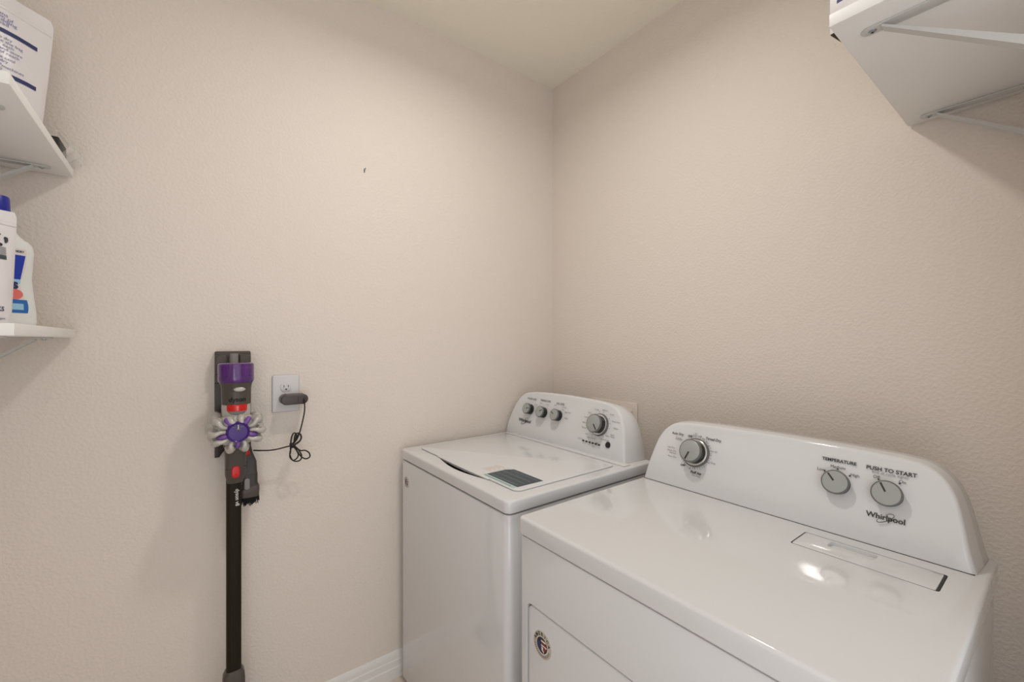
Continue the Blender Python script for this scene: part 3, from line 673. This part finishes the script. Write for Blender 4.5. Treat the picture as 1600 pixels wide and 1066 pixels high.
for k in range(4): b.tube([wp(453 + k * 1.6, 694.5, .052), wp(454.5 + k * 1.6, 693 + k * .3, .064), wp(456.5 + k * 1.6, 698.5, .064), wp(455.5 + k * 1.6, 699, .052), wp(453 + k * 1.6, 694.5, .052)], r, 'cord', seg=8, smooth=5)
tag(b.build('charging_cord', angle=60), 'thin black cord tied in a bundle, hanging between the charger and the vacuum dock', 'cord')

# ------------------------------------------------------------------ cordless vacuum in its dock
VY = .118
def V(y, z, n): return Vector((XA + n, VY + y, z))
dk = thing('vacuum_dock', 'dark grey plastic wall dock behind the vacuum, fixed to the left wall', 'dock', V(0, 1.1, 0))
b = MB(); Xd = wallA(VY, 0)
b.box((-.047, 1.125, 0), (.048, 1.277, .020), 'vgrey', .004, X=Xd)
for s_ in (-1, 1): b.prism([(s_ * .047, 1.266), (s_ * .016, 1.266), (s_ * .016, 1.205), (s_ * .047, 1.205)][::s_], .012, .036, 'vgrey', .006, X=Xd, seg=3)
b.build('dock_top', dk)
b = MB(); b.prism([(-.047, 1.180), (.048, 1.180), (.048, .955), (.030, .930), (.012, .968), (-.010, .985), (-.028, .965), (-.036, .952), (-.047, .952)][::-1], 0, .030, 'vdark', .005, X=Xd); b.build('dock_back', dk)
b = MB(); b.lathe([(.010, 1.15), (.013, 1.16), (.013, 1.265), (.011, 1.27)], 'vmid', Matrix.Translation((XA + .026, VY + .002, 0)), 20); b.build('dock_post', dk)

vc = thing('cordless_vacuum', 'cordless stick vacuum with purple and silver cyclone head, hanging on the left wall', 'vacuum cleaner', V(0, .0, .085))
VM = lambda z, n: Matrix.Translation(V(0, z, n))
b = MB(); b.lathe([(.041, 1.1885), (.0443, 1.193), (.0450, 1.200), (.0450, 1.236), (.0438, 1.243), (.040, 1.2455)], 'purpleclear', VM(0, .130), 48); cap_ = b.build('filter_cap', vc, label='translucent purple cap')
b = MB()
for a in range(0, 360, 45): 
    r_ = radians(a + 10); c = V(.033 * cos(r_), 0, .130 + .033 * sin(r_)); b.box((c.x - .007, c.y - .007, 1.208), (c.x + .007, c.y + .007, 1.239), 'purple2' if a % 90 else 'purple', .002)
b.lathe([(.0425, 1.190), (.0428, 1.207), (.030, 1.209)], 'purple', VM(0, .130), 40); b.build('filter_grille', cap_)
b = MB(); b.lathe([(.034, 1.125), (.0365, 1.127), (.0368, 1.135), (.0375, 1.172), (.0390, 1.182), (.0418, 1.1895)], 'vgrey', VM(0, .130), 48); b.build('motor_housing', vc)
b = MB(); b.sphere((0, 0, 0), 1, 'silver', (.0145, .0068, .005), X=wallA(VY + .005, 1.1705, .1665)); b.build('power_button', vc, label='oval silver button')
b = MB(); b.tube([V(.006 * cos(t) - .010, 1.1705 + .0062 * sin(t), .1672) for t in [radians(a) for a in range(100, 261, 20)]], .0009, 'vdark', seg=6, smooth=1); b.build('button_mark', vc)
b = MB(); warpv = lambda p: V(p.x, 1.1415 + p.y, .130 + sqrt(max(1e-6, .0382 ** 2 - p.x ** 2)))
b.text('dyson', .0178, 'bristle', Matrix.Identity(4), 'CENTER', warp=warpv, bold=.0006); b.build('brand_lettering', vc)
b = MB(); b.lathe([(.030, 1.070), (.034, 1.085), (.0362, 1.10), (.0362, 1.127)], 'silver', VM(0, .128), 40); b.build('shroud', vc, label='pale silver shroud')
b = MB(); b.lathe([(.0265, 1.107), (.0278, 1.112), (.0278, 1.127)], 'red', VM(0, .1425), 40); b.box((-.0030, 1.110, .0268), (.0030, 1.124, .0288), 'pink', .001, X=wallA(VY, 0, .1425)); b.build('release_slider', vc, label='red release slider')
b = MB(); b.lathe([(.004, 1.090), (.013, 1.0915), (.021, 1.096), (.0250, 1.102), (.0270, 1.1085)], 'vmid', VM(0, .1425), 40); b.build('slider_dome', vc)
# cyclone head
cz, cn = 1.052, .150
cy = MB()
cyr = frame(V(0, cz, 0), (0, 1, 0), (0, 0, 1))
cy.lathe([(.030, .085), (.044, .092), (.049, .105), (.0505, .128), (.0480, .150), (.041, .166), (.030, .172)], 'silver', cyr, 40, sx=1.12); cy.build('cyclone_core', vc, label='pale silver core')
for a in (54, 126, 198, 270, 342):
    r_ = radians(a); c_, s_ = cos(r_), sin(r_); q = MB()
    q.tube([V(c_ * .020, cz + s_ * .020, .181), V(c_ * .034, cz + s_ * .032, .181), V(c_ * .043, cz + s_ * .040, .176), V(c_ * .047, cz + s_ * .044, .166)], [.0050, .0062, .0066, .0050], 'purple2', seg=12)
    q.sphere(V(c_ * .0450, cz + s_ * .0420, .173), .0066, 'purple2'); q.build('purple_duct', vc, label='purple duct')
for a in (4, 28, 72, 108, 152, 176, 218, 246, 294, 322):
    r_ = radians(a); c_, s_ = cos(r_), sin(r_); q = MB(); hz = 1.04 if a not in (72, 108) else .74; sh = .93 if a not in (72, 108) else .66
    tw = 1 if a in (4, 152, 218, 294, 78) else -1; r2 = radians(a - 7 * tw); c2, s2 = cos(r2), sin(r2)
    q.tube([V(c_ * .024, cz + s_ * .024, .176), V(c_ * .040 * hz, cz + s_ * .040 * sh, .183), V(c2 * .053 * hz, cz + s2 * .052 * sh, .180), V(c2 * .0585 * hz, cz + s2 * .0575 * sh, .168), V(c2 * .055 * hz, cz + s2 * .054 * sh, .150), V(c2 * .046 * hz, cz + s2 * .046 * sh, .130)],
           [.0046, .0054, .0078, .0108, .0122, .0120], 'silver', seg=14, smooth=6)
    if hz > 1: q.sphere(V(c2 * .0545 * hz, cz + s2 * .054 * sh, .158), .0138, 'silver', (1.1, 1, .95))
    q.build('silver_cyclone', vc, label='pale silver cyclone loop')
for a in (20, 150, 178, 205, -10):
    r_ = radians(a); q = MB(); q.sphere(V(cos(r_) * .056, cz + .004 + sin(r_) * .050, .105), .021, 'silver', (1.3, .9, 1.1)); q.build('rear_cyclone', vc, label='pale silver rear cyclone')
b = MB(); Xc = wallA(VY, cz)
b.lathe([(.0285, .172), (.0296, .181), (.0282, .188), (.0262, .1900), (.0240, .1885), (.0228, .1862), (.012, .1868), (.0001, .1872)], 'purple', Xc, 44); hub = b.build('hub_disc', vc, label='round purple hub')
b = MB()
b.tube([V(0, cz + .022, .1900), V(0, cz + .010, .1900)], [.0018, .0024], 'chrome', seg=8, smooth=0)
for s_ in (-1, 1): b.tube([V(s_ * .004, cz + .0145, .1885), V(s_ * .014, cz + .0155, .1880)], [.0010, .0008], 'greyprint', seg=6, smooth=0)
for a in (215, 245, 295, 325): b.tube([V(0, cz + .012, .1900), V(.0075 * cos(radians(a)), cz + .012 + .0075 * sin(radians(a)), .1885)], [.0016, .0008], 'vmid', seg=6, smooth=0)
b.build('hub_emblem', hub)
# neck, button, wand
def rr3(w, d, z, n0, yc=0.0, r=.012): return [V(yc + x, z, n0 + y) for x, y in rrect(-w, -d, w, d, min(r, w * .95, d * .95), 5)]
b = MB(); b.loft([rr3(.032, .030, 1.030, .108), rr3(.0315, .030, 1.006, .108), rr3(.0262, .028, .988, .103), rr3(.0258, .027, .920, .098), rr3(.0250, .026, .908, .096), rr3(.0205, .022, .896, .092), rr3(.0200, .021, .889, .092)], 'vgrey'); nk = b.build('neck', vc)
for pq in ((V(-.0255, .9355, .1235), V(-.012, .9345, .1262)), (V(.010, .9350, .1262), V(.0257, .9400, .1235))): b = MB(); b.tube(pq, .0008, 'dark', seg=6, smooth=0); b.build('seam', nk)
b = MB(); b.prism(rrect(-.0105, .9080, .0105, .9440, .0104, 8), .1235, .1295, 'red', .003, X=wallA(VY - .001, 0), seg=3); b.build('wand_release_button', nk, label='red oval button')
b = MB(); b.loft([rr3(.0190, .0175, z, .087, -.003, .011) for z in (.896, .6, .315)], 'wand'); wd = b.build('wand', vc)
b = MB()
for s_ in (-.006, .006): b.box((-.0008 + s_, .33, .0174), (.0008 + s_, .895, .0186), 'wand', X=wallA(VY - .003, 0, .087))
b.build('wand_rib', wd)
b = MB(); b.text('dyson v8', .0142, 'lightprint', frame(V(.0045, .870, .1058), (0, 0, -1), (0, 1, 0)), 'LEFT', bold=.0004); b.build('wand_lettering', wd)
b = MB(); b.loft([rr3(.0200, .0190, .330, .087, -.003, .012), rr3(.0270, .0230, .316, .087, -.003, .014), rr3(.0285, .0240, .295, .088, -.003, .014), rr3(.0260, .0240, .16, .090, -.003, .014), rr3(.030, .024, .085, .092, -.003, .014)], 'vgrey'); b.build('lower_collar', vc)
b = MB(); b.box((-.125, .002, -.050), (.125, .070, .045), 'vdark', .014, 4, X=wallA(VY, 0, .080)); fh = b.build('floor_head', vc)
b = MB(); b.tube([V(-.118, .033, .128), V(.118, .033, .128)], .026, 'purple', seg=24, smooth=0); b.build('roller', fh)
b = MB(); b.box((-.02, 1.00, .0400), (.02, 1.17, .100), 'vdark', .008, 3, X=wallA(VY, 0)); b.build('handle', vc)
# brush tool stored beside
tl = thing('brush_tool', 'dark grey combination brush tool clipped to the dock, right of the vacuum neck', 'vacuum attachment', V(.05, .83, .045))
TY = .0405
b = MB(); b.loft([rr3(w, d, z, .050, TY + dy, .008) for w, d, z, dy in ((.011, .014, 1.005, -.008), (.0125, .015, .982, -.008), (.0145, .017, .962, -.006), (.0195, .019, .935, -.001), (.0200, .019, .905, 0), (.0205, .020, .897, 0))], 'vdark'); b.build('tool_body', tl)
b = MB(); b.sphere((0, 0, 0), 1, 'red', (.0085, .0095, .004), X=wallA(VY + TY - .008, .964, .0690)); b.build('red_clip', tl, label='red clip')
b = MB(); b.loft([rr3(w, d, z, .050, TY, .010) for w, d, z in ((.0215, .021, .897), (.0215, .021, .870), (.0235, .021, .862), (.0245, .021, .850))], 'vdark'); b.build('brush_collar', tl)
b = MB(); b.loft([[V(TY + x, z0 + (.012 * (x + .026) / .05 if k < 3 else 0), .050 + y) for x, y in rrect(-w, -d, w, d, .010, 5)] for k, (w, d, z0) in enumerate(((.0240, .021, .850), (.0265, .022, .844), (.0265, .022, .832), (.0255, .021, .826)))], 'vgrey'); b.build('brush_head', tl)
b = MB(); b.prism(rrect(-.0075, .8515, .0075, .8865, .0073, 8), .0205, .0245, 'vmid', .002, X=wallA(VY + TY - .008, 0, .050), seg=3); b.build('brush_button', tl, label='light grey oval button')
b = MB()
for i in range(14):
    for j in range(6):
        x = -.0225 + .045 * i / 13 ; y = -.016 + .032 * j / 5; L = .030 + .004 * sin(i * 1.3 + j) - .010 * (abs(x) / .0225) ** 4
        b.tube([V(TY + x, .832, .050 + y), V(TY + x * 1.08 + random.uniform(-.001, .001), .832 - L, .050 + y * 1.05)], [.0020, .0012], 'bristle', seg=5, smooth=0)
o = b.build('bristles', tl); o['kind'] = 'stuff'

# ------------------------------------------------------------------ tiny mark on the left wall
b = MB(); b.tube([wp(571.5, 262.8, .0006), wp(570, 264.2, .0010), wp(569.4, 266.2, .0010), wp(569.4, 270, .0006)], [.0012, .0024, .0028, .0015], 'knob_rim', seg=8)
tag(b.build('wall_nick'), 'tiny dark nick in the paint high on the left wall', 'mark')
